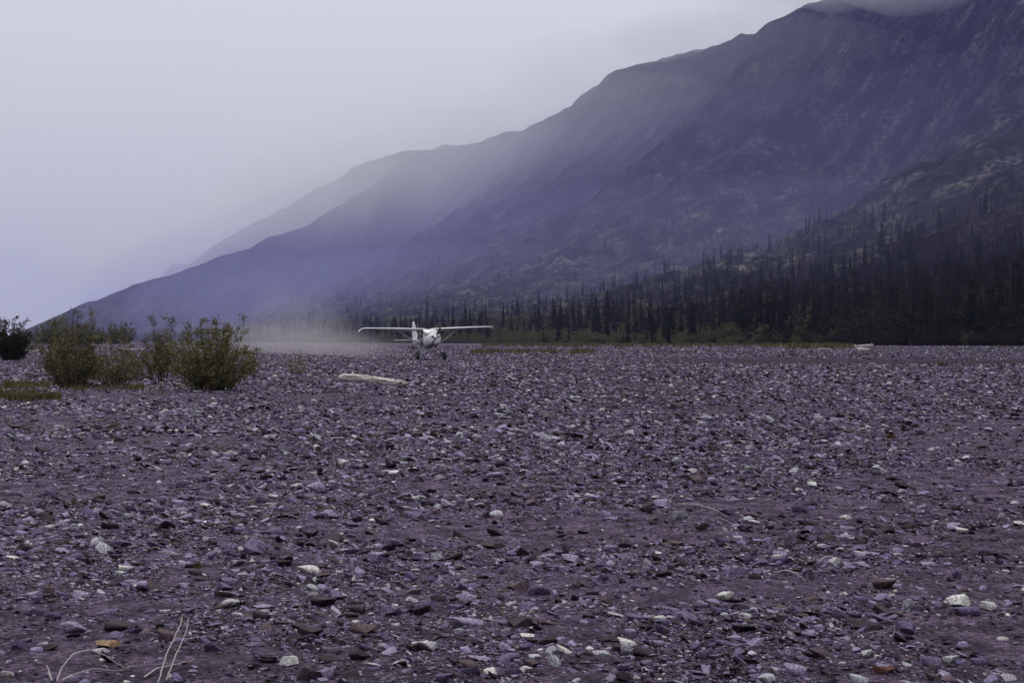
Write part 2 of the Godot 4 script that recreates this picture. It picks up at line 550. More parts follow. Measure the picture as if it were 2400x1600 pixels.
# ------------------------------------------------------------------ plants
func willow(height: float, spread: float, stems: int, leaf: float, n_leaves: int, green: Color, dry: Color, bare := 0.2) -> Array:
	# one shrub: upright curved stems with leafy twigs; returns [stem mesh, foliage mesh]
	var b := Build.new()
	var l := Leaves.new()
	var per := n_leaves / stems
	for k in stems:
		var ang := TAU * (k + rng.randf()) / stems
		var reach := spread * sqrt(rng.randf_range(0.02, 1.0))
		var top := height * rng.randf_range(0.45, 1.0) * (1.0 - 0.35 * reach / maxf(spread, 0.01))
		if k % 7 == 1:   # the leading shoots
			reach *= 0.6
			top = height * rng.randf_range(0.88, 1.0)
		var from := Vector3(cos(ang), 0, sin(ang)) * reach * 0.35
		var to := Vector3(cos(ang) * reach, top, sin(ang) * reach)
		var mid := from.lerp(to, 0.5) + Vector3(rng.randfn(0, 0.05), top * 0.08, rng.randfn(0, 0.05)) * height * 0.4
		var pts := []
		var radii := []
		for i in 6:
			var u := i / 5.0
			pts.append(from.lerp(mid, u).lerp(mid.lerp(to, u), u) + Vector3(0, -0.05 if i == 0 else 0.0, 0))
			radii.append(lerpf(0.011, 0.003, u) * height * 0.55)
		b.tube(pts, radii, 5)
		var tone := green.lerp(dry, rng.randf() * rng.randf())
		var clumps := 5 + int(rng.randf() * 5)
		for c in clumps:
			var u := lerpf(bare, 1.0, (c + rng.randf()) / clumps)
			var q: Vector3 = from.lerp(mid, u).lerp(mid.lerp(to, u), u)
			var side := Vector3(rng.randfn(), rng.randf_range(0.1, 0.9), rng.randfn()).normalized() * height * rng.randf_range(0.07, 0.17) * (1.15 - 0.7 * u)
			b.tube([q, q + side * 0.6, q + side * 1.1 + Vector3(0, 0.02, 0) * height], [0.004 * height * 0.5, 0.003 * height * 0.5, 0.0015 * height * 0.5], 4)
			for i in per / clumps:
				var at := q + side * rng.randf_range(0.0, 1.25) + Vector3(rng.randfn(), rng.randfn(), rng.randfn()) * height * 0.022
				var along := (side.normalized() * 0.5 + Vector3(rng.randfn(), rng.randfn() * 0.7 + 0.35, rng.randfn())).normalized() * leaf * rng.randf_range(0.6, 1.25)
				var across := along.cross(Vector3(rng.randfn(), rng.randfn(), rng.randfn())).normalized() * leaf * rng.randf_range(0.16, 0.27)
				var j := rng.randf_range(0.7, 1.35)
				l.leaf(at, along, across, Color(tone.r * j, tone.g * j, tone.b * j))
	return [b.done(), l.done()]

func place_shrub(called: String, shape: Array, where: Vector3, turn: float, sc: Vector3, label: String, group := "", category := "shrub") -> Node3D:
	var o := base(called, where, turn)
	var s := part("stem", shape[0], M.bark, o)
	var f := part("foliage", shape[1], M.leaf, o)
	s.scale = sc
	f.scale = sc
	tag(o, label, category, group)
	return o

func spruce(height: float, kind: int) -> Array:
	# narrow northern spruce: kind 0 ragged crown, 1 scorched thin crown, 2 bare snag
	var b := Build.new()
	var lean := Vector3(rng.randfn(0, 0.025), 0, rng.randfn(0, 0.025)) * height
	var pts := []
	var radii := []
	for i in 6:
		var u := i / 5.0
		pts.append(Vector3(0, height * u - (0.4 if i == 0 else 0.0), 0) + lean * u * u)
		radii.append(lerpf(0.013, 0.0022, u) * height)
	b.tube(pts, radii, 6)
	var l := Leaves.new()
	var whorls := 26
	var girth: float = [0.11, 0.07, 0.035][kind] * height * rng.randf_range(0.85, 1.2)
	for k in whorls:
		var u := lerpf([0.08, 0.2, 0.15][kind], 0.98, (k + rng.randf()) / whorls)
		var r: float = girth * (1.05 - u * 0.85) * rng.randf_range(0.45, 1.25)
		if u > 0.82 and kind == 0: r *= rng.randf_range(0.8, 1.6)
		var n: int = [7, 5, 3][kind]
		for i in n:
			var a := rng.randf() * TAU
			var o := Vector3(cos(a), 0, sin(a))
			var p := Vector3(0, height * u, 0) + lean * u * u
			var tip := p + o * r + Vector3(0, -r * rng.randf_range(0.2, 0.9), 0)
			var j := rng.randf_range(0.6, 1.4)
			var col: Color = [Color(0.014, 0.016, 0.011), Color(0.019, 0.015, 0.013), Color(0.03, 0.025, 0.025)][kind]
			col = Color(col.r * j, col.g * j, col.b * j)
			var wide: Vector3 = o.cross(Vector3.UP) * r * [0.42, 0.3, 0.1][kind]
			l.blade(p, wide + Vector3(0, r * 0.1, 0), tip, col)
			if kind < 2:
				l.blade(p + o * r * 0.45 + Vector3(0, r * 0.05, 0), Vector3(0, r * 0.4, 0), p + o * r * 1.05 + Vector3(0, -r * 0.75, 0), col)
	return [b.done(), l.done()]

func join(shape: Array) -> ArrayMesh:
	var m := ArrayMesh.new()
	m.add_surface_from_arrays(Mesh.PRIMITIVE_TRIANGLES, shape[0].surface_get_arrays(0))
	m.add_surface_from_arrays(Mesh.PRIMITIVE_TRIANGLES, shape[1].surface_get_arrays(0))
	return m

func mass(called: String, meshes: Array, places: Array, materials: Array, label: String, category: String) -> void:
	var o := base(called, Vector3.ZERO)
	tag(o, label, category, "", "stuff")
	for k in meshes.size():
		if places[k].is_empty(): continue
		var m: ArrayMesh = meshes[k]
		for i in m.get_surface_count(): m.surface_set_material(i, materials[i])
		var mm := MultiMesh.new()
		mm.transform_format = MultiMesh.TRANSFORM_3D
		mm.mesh = m
		mm.instance_count = places[k].size()
		for i in mm.instance_count: mm.set_instance_transform(i, places[k][i])
		var x := MultiMeshInstance3D.new()
		x.name = called + "_mass"
		x.multimesh = mm
		tag(x, "", "", "", "stuff")
		o.add_child(x, true)

func seen_at(p: Vector3) -> Vector2:
	return Vector2(CX + FOCAL * p.x / -p.z, CY - FOCAL * (p.y - EYE) / -p.z)

func beside(px: float) -> String:   # where along the range, told by things that stand there
	if px < 880.0: return "beyond the dust"
	if px < 1090.0: return "behind the plane"
	if px < 1380.0: return "behind the yellow grass strip"
	if px < 1620.0: return "past the grass strip"
	if px < 1880.0: return "short of the willow thicket"
	if px < 2080.0: return "above the white logs"
	return "above the tall thicket"

func make_forest() -> void:
	var shapes := []
	for k in 9: shapes.append(spruce(10.0, [0, 1, 0, 1, 2, 0, 1, 0, 2][k]))
	var all := []
	var tries := 0
	while tries < 30000:
		tries += 1
		var s := 250.0 + 3200.0 * pow(rng.randf(), 1.7)
		var t := TOE - 4.0 + 420.0 * pow(rng.randf(), 1.5)
		var p := slope_point(s, t)
		var at := seen_at(p)
		if at.x < 60 or at.x > 2420: continue
		# stands of trees with clearings between them; thick towards the near end of the range
		var stand := na.get_noise_2d(s * 0.9, t * 2.2 + 50.0) + 0.5 * nb.get_noise_2d(s * 1.6, t * 3.0)
		var want := smoothstep(-0.12, 0.35, stand + 0.42 * smoothstep(1150.0, 1900.0, at.x) - 0.10 * smoothstep(120.0, 420.0, t - TOE))
		if t - TOE < 45.0 and at.x > 880.0: want = maxf(want, 0.45 + stand)
		if rng.randf() > want * want * (0.5 + 0.3 * smoothstep(1500.0, 2000.0, at.x)): continue
		var h := (4.0 + 11.5 * pow(rng.randf(), 1.3)) * (1.3 if rng.randf() < 0.08 else 1.0)
		var kind := rng.randi() % shapes.size()
		all.append([h / -p.z, Transform3D(Basis(Vector3.UP, rng.randf() * TAU) * Basis.from_scale(Vector3.ONE * h / 10.0), p), kind, p.y])
	all.sort_custom(func(p, q): return p[0] > q[0])
	var rest := []
	for k in shapes.size(): rest.append([])
	for i in all.size():
		var e: Array = all[i]
		if i < 280:
			var o := base("spruce_tree", e[1].origin)
			o.basis = e[1].basis
			part("trunk", shapes[e[2]][0], M.char_bark, o)
			part("crown", shapes[e[2]][1], M.needle, o)
			var sort: int = [0, 1, 0, 1, 2, 0, 1, 0, 2][e[2]]
			var look: String = ["ragged dark spruce", "thin spruce with drooping branches", "bare spruce snag with branch stubs"][sort]
			var tall: float = 10.0 * e[1].basis.get_scale().y
			var size := "stunted" if tall < 6.0 else "middling" if tall < 9.5 else "tall" if tall < 12.5 else "towering"
			var back: float = Vector2(e[1].origin.x, e[1].origin.z).dot(NX) - TOE
			var spot := "in the front rank" if back < 12.0 else "in the second rank" if back < 36.0 else "in the third rank" if back < 75.0 else "low on the slope" if back < 150.0 else "high on the slope"
			var words := "%s %s %s %s" % [size, look, spot, beside(seen_at(e[1].origin).x)]
			tag(o, words, "tree", words)
		else:
			rest[e[2]].append(e[1])
	print("spruces: ", all.size())
	var meshes := []
	for sh in shapes: meshes.append(join(sh))
	mass("forest", meshes, rest, [M.char_bark, M.needle], "far stands of dark spruce thinning out up the mountain slope", "forest")

func make_brush() -> void:
	# the belt of willow brush along the foot of the range
	var shapes := []
	for k in 5:
		shapes.append(willow(5.0, 2.6, 22, 0.42, 1500, Color(0.072, 0.074, 0.036), Color(0.115, 0.108, 0.056), 0.03))
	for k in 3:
		shapes.append(willow(5.0, 2.9, 24, 0.44, 1500, Color(0.012, 0.011, 0.006), Color(0.026, 0.022, 0.011), 0.03))  # same brush in darkened colours, vignette shade painted into the leaves
	var all := []
	for tries in 5200:
		var s := 230.0 + 2300.0 * pow(rng.randf(), 1.8)
		var t := TOE + rng.randf_range(-14.0, 26.0) + (rng.randf() * 120.0 if rng.randf() < 0.3 else 0.0)
		var p := slope_point(s, t)
		var at := seen_at(p)
		if at.x < 700 or at.x > 2420: continue
		var big := smoothstep(1500.0, 2000.0, at.x)
		if rng.randf() > 0.45 + 0.4 * big: continue
		var h := rng.randf_range(2.4, 5.4) * (1.0 + 0.75 * big * rng.randf_range(0.5, 1.0))
		if t < TOE - 6.0: h *= 0.45
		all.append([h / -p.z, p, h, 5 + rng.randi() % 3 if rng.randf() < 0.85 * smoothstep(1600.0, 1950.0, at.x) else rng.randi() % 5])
	all.sort_custom(func(p, q): return p[0] > q[0])
	var rest := [[], [], [], [], [], [], [], []]
	for i in all.size():
		var e: Array = all[i]
		var sc := Vector3(1.0 + 0.3 * rng.randf(), 1.0, 1.0 + 0.3 * rng.randf()) * float(e[2]) / 5.0
		var turn := rng.randf() * TAU
		if i < 150:
			var form := "round" if sc.x > sc.y * 1.22 else "upright" if sc.x < sc.y * 1.08 else "bushy"
			var size := "towering" if e[2] > 5.6 else "tall" if e[2] > 4.4 else "middling" if e[2] > 3.0 else "low"
			var words := "%s %s %s shrub in the belt %s" % [size, form, "vignette darkened" if e[3] > 4 else "olive willow", beside(seen_at(e[1]).x)]
			var back: float = Vector2(e[1].x, e[1].z).dot(NX) - TOE
			words = words.replace("in the belt", "at the gravel edge" if back < 0.0 else "in mid belt" if back < 14.0 else "at the back of the belt" if back < 30.0 else "raised on the slope")
			place_shrub("darkened_shrub" if e[3] > 4 else "willow_shrub", shapes[e[3]], e[1], turn, sc, words, words)
		else:
			rest[e[3]].append(Transform3D(Basis(Vector3.UP, turn) * Basis.from_scale(sc), e[1]))
	print("brush: ", all.size())
	# low cover up the slope
	for tries in 14000:
		var s := 240.0 + 2400.0 * pow(rng.randf(), 1.5)
		var t := TOE + 320.0 * pow(rng.randf(), 1.2)
		var p := slope_point(s, t)
		var at := seen_at(p)
		if at.x < 500 or at.x > 2420: continue
		if nb.get_noise_2d(s * 2.2, t * 1.3) < rng.randf_range(-0.25, 0.25): continue
		rest[5 + rng.randi() % 3 if at.x > 1500.0 + 500.0 * rng.randf() else rng.randi() % 5].append(Transform3D(Basis(Vector3.UP, rng.randf() * TAU) * Basis.from_scale(Vector3(1.5, rng.randf_range(0.5, 1.0), 1.5) * rng.randf_range(0.25, 0.55)), p))  # darkened copies taken towards the right picture edge
	var meshes := []
	for sh in shapes: meshes.append(join(sh))
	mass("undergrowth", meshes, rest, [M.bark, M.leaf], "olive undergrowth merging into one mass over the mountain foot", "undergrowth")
	# far trees across the valley flat, dim in the haze
	for k in 13:
		var px := 84.0 + k * 17.0 + rng.randf_range(-5, 5)
		var z := rng.randf_range(420.0, 520.0)
		var x := (px - CX) / FOCAL * z
		place_shrub("poplar_tree", shapes[k % 5], Vector3(x, ground_y(x, -z), -z), rng.randf() * TAU, Vector3(1.0, rng.randf_range(0.85, 1.25), 1.0) * 1.35, "hazy rounded tree in the far row across the gravel flat", "far row of trees across the flat", "tree")

func make_near_plants() -> void:
	var g := Color(0.105, 0.100, 0.048)
	var d := Color(0.165, 0.138, 0.078)
	var list := [
		# x, y of the foot on the photograph, top y, half width, stems, leaves, bare share, label
		[487, 897, 728, 112, 60, 11500, 0.05, "large bushy willow with several tall leafy shoots on the sand mound"],
		[372, 880, 728, 58, 18, 3200, 0.22, "thin upright willow with dark curled leaves beside the large bushy willow"],
		[170, 893, 726, 84, 38, 6800, 0.04, "dark clumped willow with two slender leading shoots over dry stalks"],
		[262, 886, 766, 82, 34, 5200, 0.05, "half height willow with yellowish dry stalks between two taller ones"],
		[128, 884, 734, 24, 8, 900, 0.25, "slender single leader willow with leaves in tufts"],
		[322, 872, 800, 52, 20, 2300, 0.05, "squat willow filling the gap by the grey curved log"],
		[578, 868, 805, 26, 10, 900, 0.15, "small sparse willow sprout by the edge of the sand mound"],
		[362, 908, 872, 26, 9, 420, 0.15, "low leafy sprig on a dark hummock of sand"],
		[420, 900, 858, 20, 8, 380, 0.2, "thin knee high sprig beneath the large bushy willow"],
		[60, 922, 866, 58, 22, 2700, 0.05, "low dense green bush sprawling over the sand"],
		[5, 905, 868, 40, 14, 1400, 0.05, "low yellow green bush at the edge of the sprawling one"],
		[684, 862, 800, 30, 14, 900, 0.1, "single young pale green willow standing alone on open stones"],
		[1002, 826, 806, 22, 9, 420, 0.05, "squat brown green bush behind the wheel of the plane"]]
	for e in list:
		var p := ground_point(e[0], e[1])
		var per: float = -p.z / FOCAL
		var h: float = (e[1] - e[2]) * per
		var green := g
		if e[0] == 684: green = Color(0.17, 0.18, 0.08)
		if e[0] == 5: green = Color(0.075, 0.078, 0.02)
		if e[0] == 170 or e[0] == 372: green = Color(0.080, 0.076, 0.037)
		var sh := willow(h * 1.06, e[3] * per, e[4], clampf(0.032 * h + 0.014, 0.03, 0.1), e[5] * 7 / 5, green, d, e[6])
		place_shrub("willow_shrub", sh, p, 0.0, Vector3.ONE, e[7])
	# the dark round bush on the far bank of the stones
	var q := ground_point(26, 828)
	var sh2 := willow(3.3, 1.9, 60, 0.17, 11000, Color(0.026, 0.024, 0.012), Color(0.03, 0.026, 0.014), 0.02)
	place_shrub("alder_bush", sh2, q, 0.0, Vector3.ONE, "dark round dense alder bush standing alone on the gravel", "", "bush")
	q = ground_point(-60, 820)
	place_shrub("alder_bush", sh2, q, 2.0, Vector3(1.1, 0.8, 1.1), "lower dark alder bush adjoining the round one", "", "bush")
	# small weeds on the stones
	var weed := willow(0.22, 0.17, 12, 0.03, 260, Color(0.06, 0.06, 0.028), Color(0.09, 0.06, 0.035), 0.0)
	for w in [[262, 985, "small green weed tuft on reddish silt among stones"], [60, 992, "faint brownish weed tuft among blue stones"], [150, 1252, "single weed seedling by a humped slate"], [168, 1160, "tiny weed in a gap of fine silt"], [2162, 842, "brown weed mat beside the muddy wash"], [452, 1308, "yellowish sprout beside a dark flat roofed stone"]]:
		var p := ground_point(w[0], w[1])
		var k := clampf(-p.z / 26.0, 0.3, 3.0)
		place_shrub("weed", weed, p, rng.randf() * TAU, Vector3(1.3, 0.9, 1.3) * k, w[2], "", "weed")

func make_grass() -> void:
	var l := Leaves.new()
	for strip in [[1085, 1365, 808, 0.5, 900], [1105, 1900, 792, 1.1, 2600], [1800, 1960, 797, 1.2, 500], [0, 130, 915, 0.3, 700], [140, 330, 893, 0.26, 420], [0, 110, 888, 0.35, 300]]:
		for i in strip[4]:
			var px := rng.randf_range(strip[0], strip[1])
			var clump := na.get_noise_2d(px * 3.0, strip[2] * 5.0)
			if clump < rng.randf_range(-0.35, 0.15): continue
			var p := ground_point(px, strip[2] + rng.randfn(0.0, 2.2))
			var h: float = strip[3] * rng.randf_range(0.3, 0.75)
			var w := h * 0.10 + -p.z * 0.0003
			for k in 3:
				var a := rng.randf() * TAU
				var q := p + Vector3(rng.randfn(), 0, rng.randfn()) * h * 0.5
				var j := rng.randf_range(0.7, 1.3)
				l.blade(q, Vector3(cos(a), 0, sin(a)) * w, q + Vector3(rng.randfn(0, 0.3), 1.0, rng.randfn(0, 0.3)) * h, Color(0.088 * j, 0.08 * j, 0.042 * j))
	var o := part("grass", l.done(), M.leaf, self)
	tag(o, "thin strips of yellow green grass on the gravel flat", "grass", "", "stuff")

# ------------------------------------------------------------------ driftwood and dry stalks
func make_wood() -> void:
	# the bleached log: thick end split, a broken branch stub at the thin end
	var a := ground_point(784, 874)
	var b := ground_point(926, 887)
	var r := 0.165
	var log_ := base("driftwood_log", a)
	var along := b - a
	var bl := Build.new()
	var rings := []
	for k in 15:
		var u := k / 14.0
		var c := along * u + Vector3(0, r * 0.72 + 0.03 * sin(u * 5.0), 0)
		var ring := PackedVector3Array()
		var rr := r * (1.0 - 0.12 * u) * (0.9 if k == 0 else 1.0) * (0.93 if k == 14 else 1.0)
		var side := along.cross(Vector3.UP).normalized()
		for i in 16:
			var t := TAU * i / 16.0
			var f := rr * (1.0 + 0.22 * na.get_noise_2d(i * 30.0, k * 16.0) + 0.06 * sin(i * 2.4 + u * 3.0))
			if k == 14: c = along * (0.985 + 0.03 * sin(i * 2.0)) + Vector3(0, r * 0.7, 0)
			ring.append(c + (side * cos(t) + Vector3.UP * sin(t)) * f)
		rings.append(ring)
	bl.ring_loft(rings)
	part("trunk", bl.done(), M.drift, log_)
	var end := along + Vector3(0, r * 0.7, 0)
	var sb := Build.new()
	sb.tube([end - along * 0.03 + Vector3(0, -0.05, 0.05), end + Vector3(0.12, -0.02, 0.16), end + Vector3(0.24, 0.03, 0.2)], [0.07, 0.055, 0.02], 8)
	part("branch_stub", sb.done(), M.drift, log_)
	var kb := Build.new()
	kb.tube([along * 0.86 + Vector3(0.0, r * 0.9, 0.1), along * 0.9 + Vector3(0, r * 1.1, 0.17), along * 0.97 + Vector3(0, r * 0.7, 0.2)], [0.02, 0.05, 0.015], 7)
	part("dark_knot", kb.done(), M.bark, log_)
	var flank := along.cross(Vector3.UP).normalized()
	if flank.z < 0.0: flank = -flank
	for e in [[0.06, 0.4, 0.5], [0.3, 0.66, 1.0], [0.52, 0.93, 0.35], [0.12, 0.3, 1.25]]:
		var ck := Build.new()
		var line := []
		var thin := []
		for i in 7:
			var u: float = lerpf(e[0], e[1], i / 6.0)
			var a2: float = e[2] + 0.10 * sin(i * 2.1)
			line.append(along * u + Vector3(0, r * 0.72 + 0.03 * sin(u * 5.0), 0) + (flank * cos(a2) + Vector3.UP * sin(a2)) * r * (1.0 - 0.12 * u) * 1.01)
			thin.append(0.016 * sin(PI * (i + 0.4) / 7.0) + 0.002)
		ck.tube(line, thin, 5)
		part("crack", ck.done(), M.bark, log_)
	var bb := Build.new()
	bb.tube([along * 0.22 + Vector3(0, r * 1.4, 0), along * 0.2 + Vector3(0.02, r * 2.1, 0.03), along * 0.18 + Vector3(0.0, r * 2.5, 0.02)], [0.045, 0.03, 0.012], 7)
	part("broken_bough", bb.done(), M.drift, log_)
	tag(log_, "bleached driftwood log lying on the stones in front of the plane", "log")
	var n := 0
	for e in [
		[2005, 797, 2046, 799, 0.24, "long white driftwood log with upturned root at the willow edge"],
		[1968, 809, 1990, 808, 0.26, "short white driftwood block on the gravel by the longer log"],
		[2215, 806, 2270, 807, 0.06, "thin pale driftwood pole half buried near the muddy wash"],
		[1880, 802, 1910, 802, 0.08, "slim grey pole beside the yellow grass"],
		[94, 809, 128, 806, 0.14, "white driftwood log near the dark round bush"],
		[150, 807, 172, 806, 0.10, "short white stick showing through the willow shoots"],
		[232, 805, 262, 804, 0.10, "pale stick on the flat behind the half height willow"],
		[282, 805, 312, 805, 0.12, "white stick on the flat behind the thin upright willow"],
		[270, 860, 336, 853, 0.12, "grey curved driftwood log lying on the sand behind the willows"]]:
		var p := ground_point(e[0], e[1])
		var q := ground_point(e[2], e[3])
		var o := base("driftwood_log", p)
		var v := q - p
		if absf(v.z) > absf(v.x) * 0.6: v.z = signf(v.z) * absf(v.x) * 0.6
		v.y = ground_y(p.x + v.x, p.z + v.z) - p.y
		var m := Build.new()
		var rad: float = e[4]
		m.tube([Vector3(0, rad, 0), v * 0.3 + Vector3(0, rad * 1.1, 0.05), v * 0.7 + Vector3(0, rad * 0.95, -0.04), v + Vector3(0, rad * 0.9, 0)], [rad, rad * 1.02, rad * 0.8, rad * 0.55], 10)
		part("trunk", m.done(), M.drift if n < 8 else M.grey_wood, o)
		var s := Build.new()
		s.tube([Vector3(0.05, rad, 0), Vector3(-rad * 0.4, rad * 2.2, 0.05), Vector3(-rad * 0.9, rad * 3.3, 0.1)], [rad * 0.5, rad * 0.35, rad * 0.12], 7)
		part("root_stub", s.done(), M.drift if n < 8 else M.grey_wood, o)
		tag(o, e[5], "log")
		n += 1
	# dry stalks and roots lying over the nearest stones
	var stalks := [
		[[[380, 1568], [405, 1500], [425, 1455], [432, 1418]], "pale dry stalk", 0.10],
		[[[362, 1575], [382, 1500], [408, 1445], [415, 1432], [418, 1412]], "pale dry stalk", 0.12],
		[[[330, 1560], [358, 1535], [395, 1530], [450, 1545]], "pale dry stalk", 0.06],
		[[[128, 1570], [140, 1535], [170, 1500], [205, 1492], [240, 1505], [285, 1540], [318, 1568]], "pale dry stalk", 0.10],
		[[[118, 1568], [112, 1540], [106, 1528]], "pale dry stalk", 0.07],
		[[[140, 1568], [165, 1550], [215, 1535], [255, 1540], [282, 1562]], "pale dry stalk", 0.05],
		[[[400, 1476], [430, 1478], [470, 1490], [500, 1502]], "pale dry stalk", 0.03]]
	var clump := base("dry_plant", ground_point(330, 1560))
	tag(clump, "bleached dead plant with forked bare stalks arching over the slates", "dead plant")
	var arch := base("dry_plant", ground_point(150, 1560))
	tag(arch, "dead grass stalk bent over in a wide arch with shorter stalks", "dead plant")
	for k in stalks.size():
		var holder: Node3D = arch if k >= 3 and k <= 5 else clump
		var foot := ground_point(stalks[k][0][0][0], stalks[k][0][0][1])
		var pts := []
		var radii := []
		var cnt: int = stalks[k][0].size()
		for i in cnt:
			# all points of a stalk lie near one upright plane through its foot
			var px: float = stalks[k][0][i][0]
			var py: float = stalks[k][0][i][1]
			var z := foot.z - 0.12 * i * (1.0 if k < 3 else 0.5)
			var y := maxf(EYE + (CY - py) / FOCAL * -z, ground_y((px - CX) / FOCAL * -z, z) + 0.01)
			pts.append(Vector3((px - CX) / FOCAL * -z, y, z) - holder.position)
			radii.append(lerpf(0.0065, 0.0032, float(i) / cnt))
		var curve := Curve3D.new()
		for i in pts.size():
			var tan_: Vector3 = (pts[mini(i + 1, pts.size() - 1)] - pts[maxi(i - 1, 0)]) / 5.0
			curve.add_point(pts[i], -tan_, tan_)
		var fine := []
		var fr := []
		var steps := 5 * cnt
		for i in steps + 1:
			fine.append(curve.sample_baked(curve.get_baked_length() * i / steps) + Vector3(rng.randfn(), rng.randfn(), rng.randfn()) * 0.0012)
			fr.append(lerpf(0.0045, 0.0016, float(i) / steps))
		var m := Build.new()
		m.tube(fine, fr, 5)
		part("stalk", m.done(), M.straw, holder)
	for e in [[1560, 1163, 1672, 1190, "thin pale twig curving over fine gravel"], [1800, 1120, 1905, 1112, "straight dark stick pinned under the white egg stone"], [1780, 1325, 1850, 1338, "pale split stick beside brown cobbles"], [1880, 1300, 1925, 1292, "short dark stick beneath a tilted pale stone"]]:
		var p := ground_point(e[0], e[1])
		var q := ground_point(e[2], e[3])
		var o := base("twig", p)
		var v := q - p
		var m := Build.new()
		m.tube([Vector3(0, 0.03, 0), v * 0.35 + Vector3(0, 0.06, 0), v * 0.7 + Vector3(0, 0.055, 0), v + Vector3(0, 0.015, 0)], [0.003, 0.0045, 0.004, 0.002], 6)
		part("stick", m.done(), M.straw if e[4].contains("pale") else M.bark, o)
		tag(o, e[4], "twig")

# ------------------------------------------------------------------ the plane
func oval(z: float, yc: float, w: float, h: float, box := 2.6, n := 28) -> PackedVector3Array:
	var r := PackedVector3Array()
	for i in n:
		var a := TAU * i / n
		var c := cos(a)
		var s := sin(a)
		r.append(Vector3(signf(c) * pow(absf(c), 2.0 / box) * w, yc + signf(s) * pow(absf(s), 2.0 / box) * h, z))
	return r

func foil(at: Vector3, chord: float, thick: float, along_y := false) -> PackedVector3Array:
	# leading edge at "at", chord runs to -z
	var r := PackedVector3Array()
	var n := 12
	for i in n * 2:
		var u := float(i) / n if i < n else float(2 * n - i) / n
		var c := (1.0 - cos(u * PI)) * 0.5
		var t := thick * chord * 5.0 * (0.2969 * sqrt(c) - 0.126 * c - 0.3516 * c * c + 0.2843 * c * c * c - 0.1036 * c * c * c * c) + 0.004
		var o := t if i < n else -t * 0.6
		if along_y: r.append(at + Vector3(t if i < n else -t, 0, -c * chord))
		else: r.append(at + Vector3(0, o, -c * chord))
	return r

func wheel(r: float, w: float, parent: Node, at: Vector3, called: String) -> void:
	var o := Node3D.new()
	o.name = called
	parent.add_child(o, true)
	o.position = at
	var t := Build.new()
	var rings := []
	for k in 21:
		var a := TAU * k / 20
		var ring := PackedVector3Array()
		for i in 10:
			var b := TAU * i / 10
			var rr := r * 0.7 + cos(b) * r * 0.3
			ring.append(Vector3(sin(b) * w * 0.5, sin(a) * rr, cos(a) * rr))
		rings.append(ring)
	t.ring_loft(rings, false, false)
	part("tyre", t.done(), M.rubber, o)
	var h := Build.new()
	h.ring_loft([disc(-w * 0.32, r * 0.2), disc(-w * 0.25, r * 0.46), disc(w * 0.25, r * 0.46), disc(w * 0.32, r * 0.2)])
	part("rim", h.done(), M.metal, o)

func disc(x: float, r: float) -> PackedVector3Array:
	var p := PackedVector3Array()
	for i in 16: p.append(Vector3(x, sin(TAU * i / 16) * r, cos(TAU * i / 16) * r))
	return p

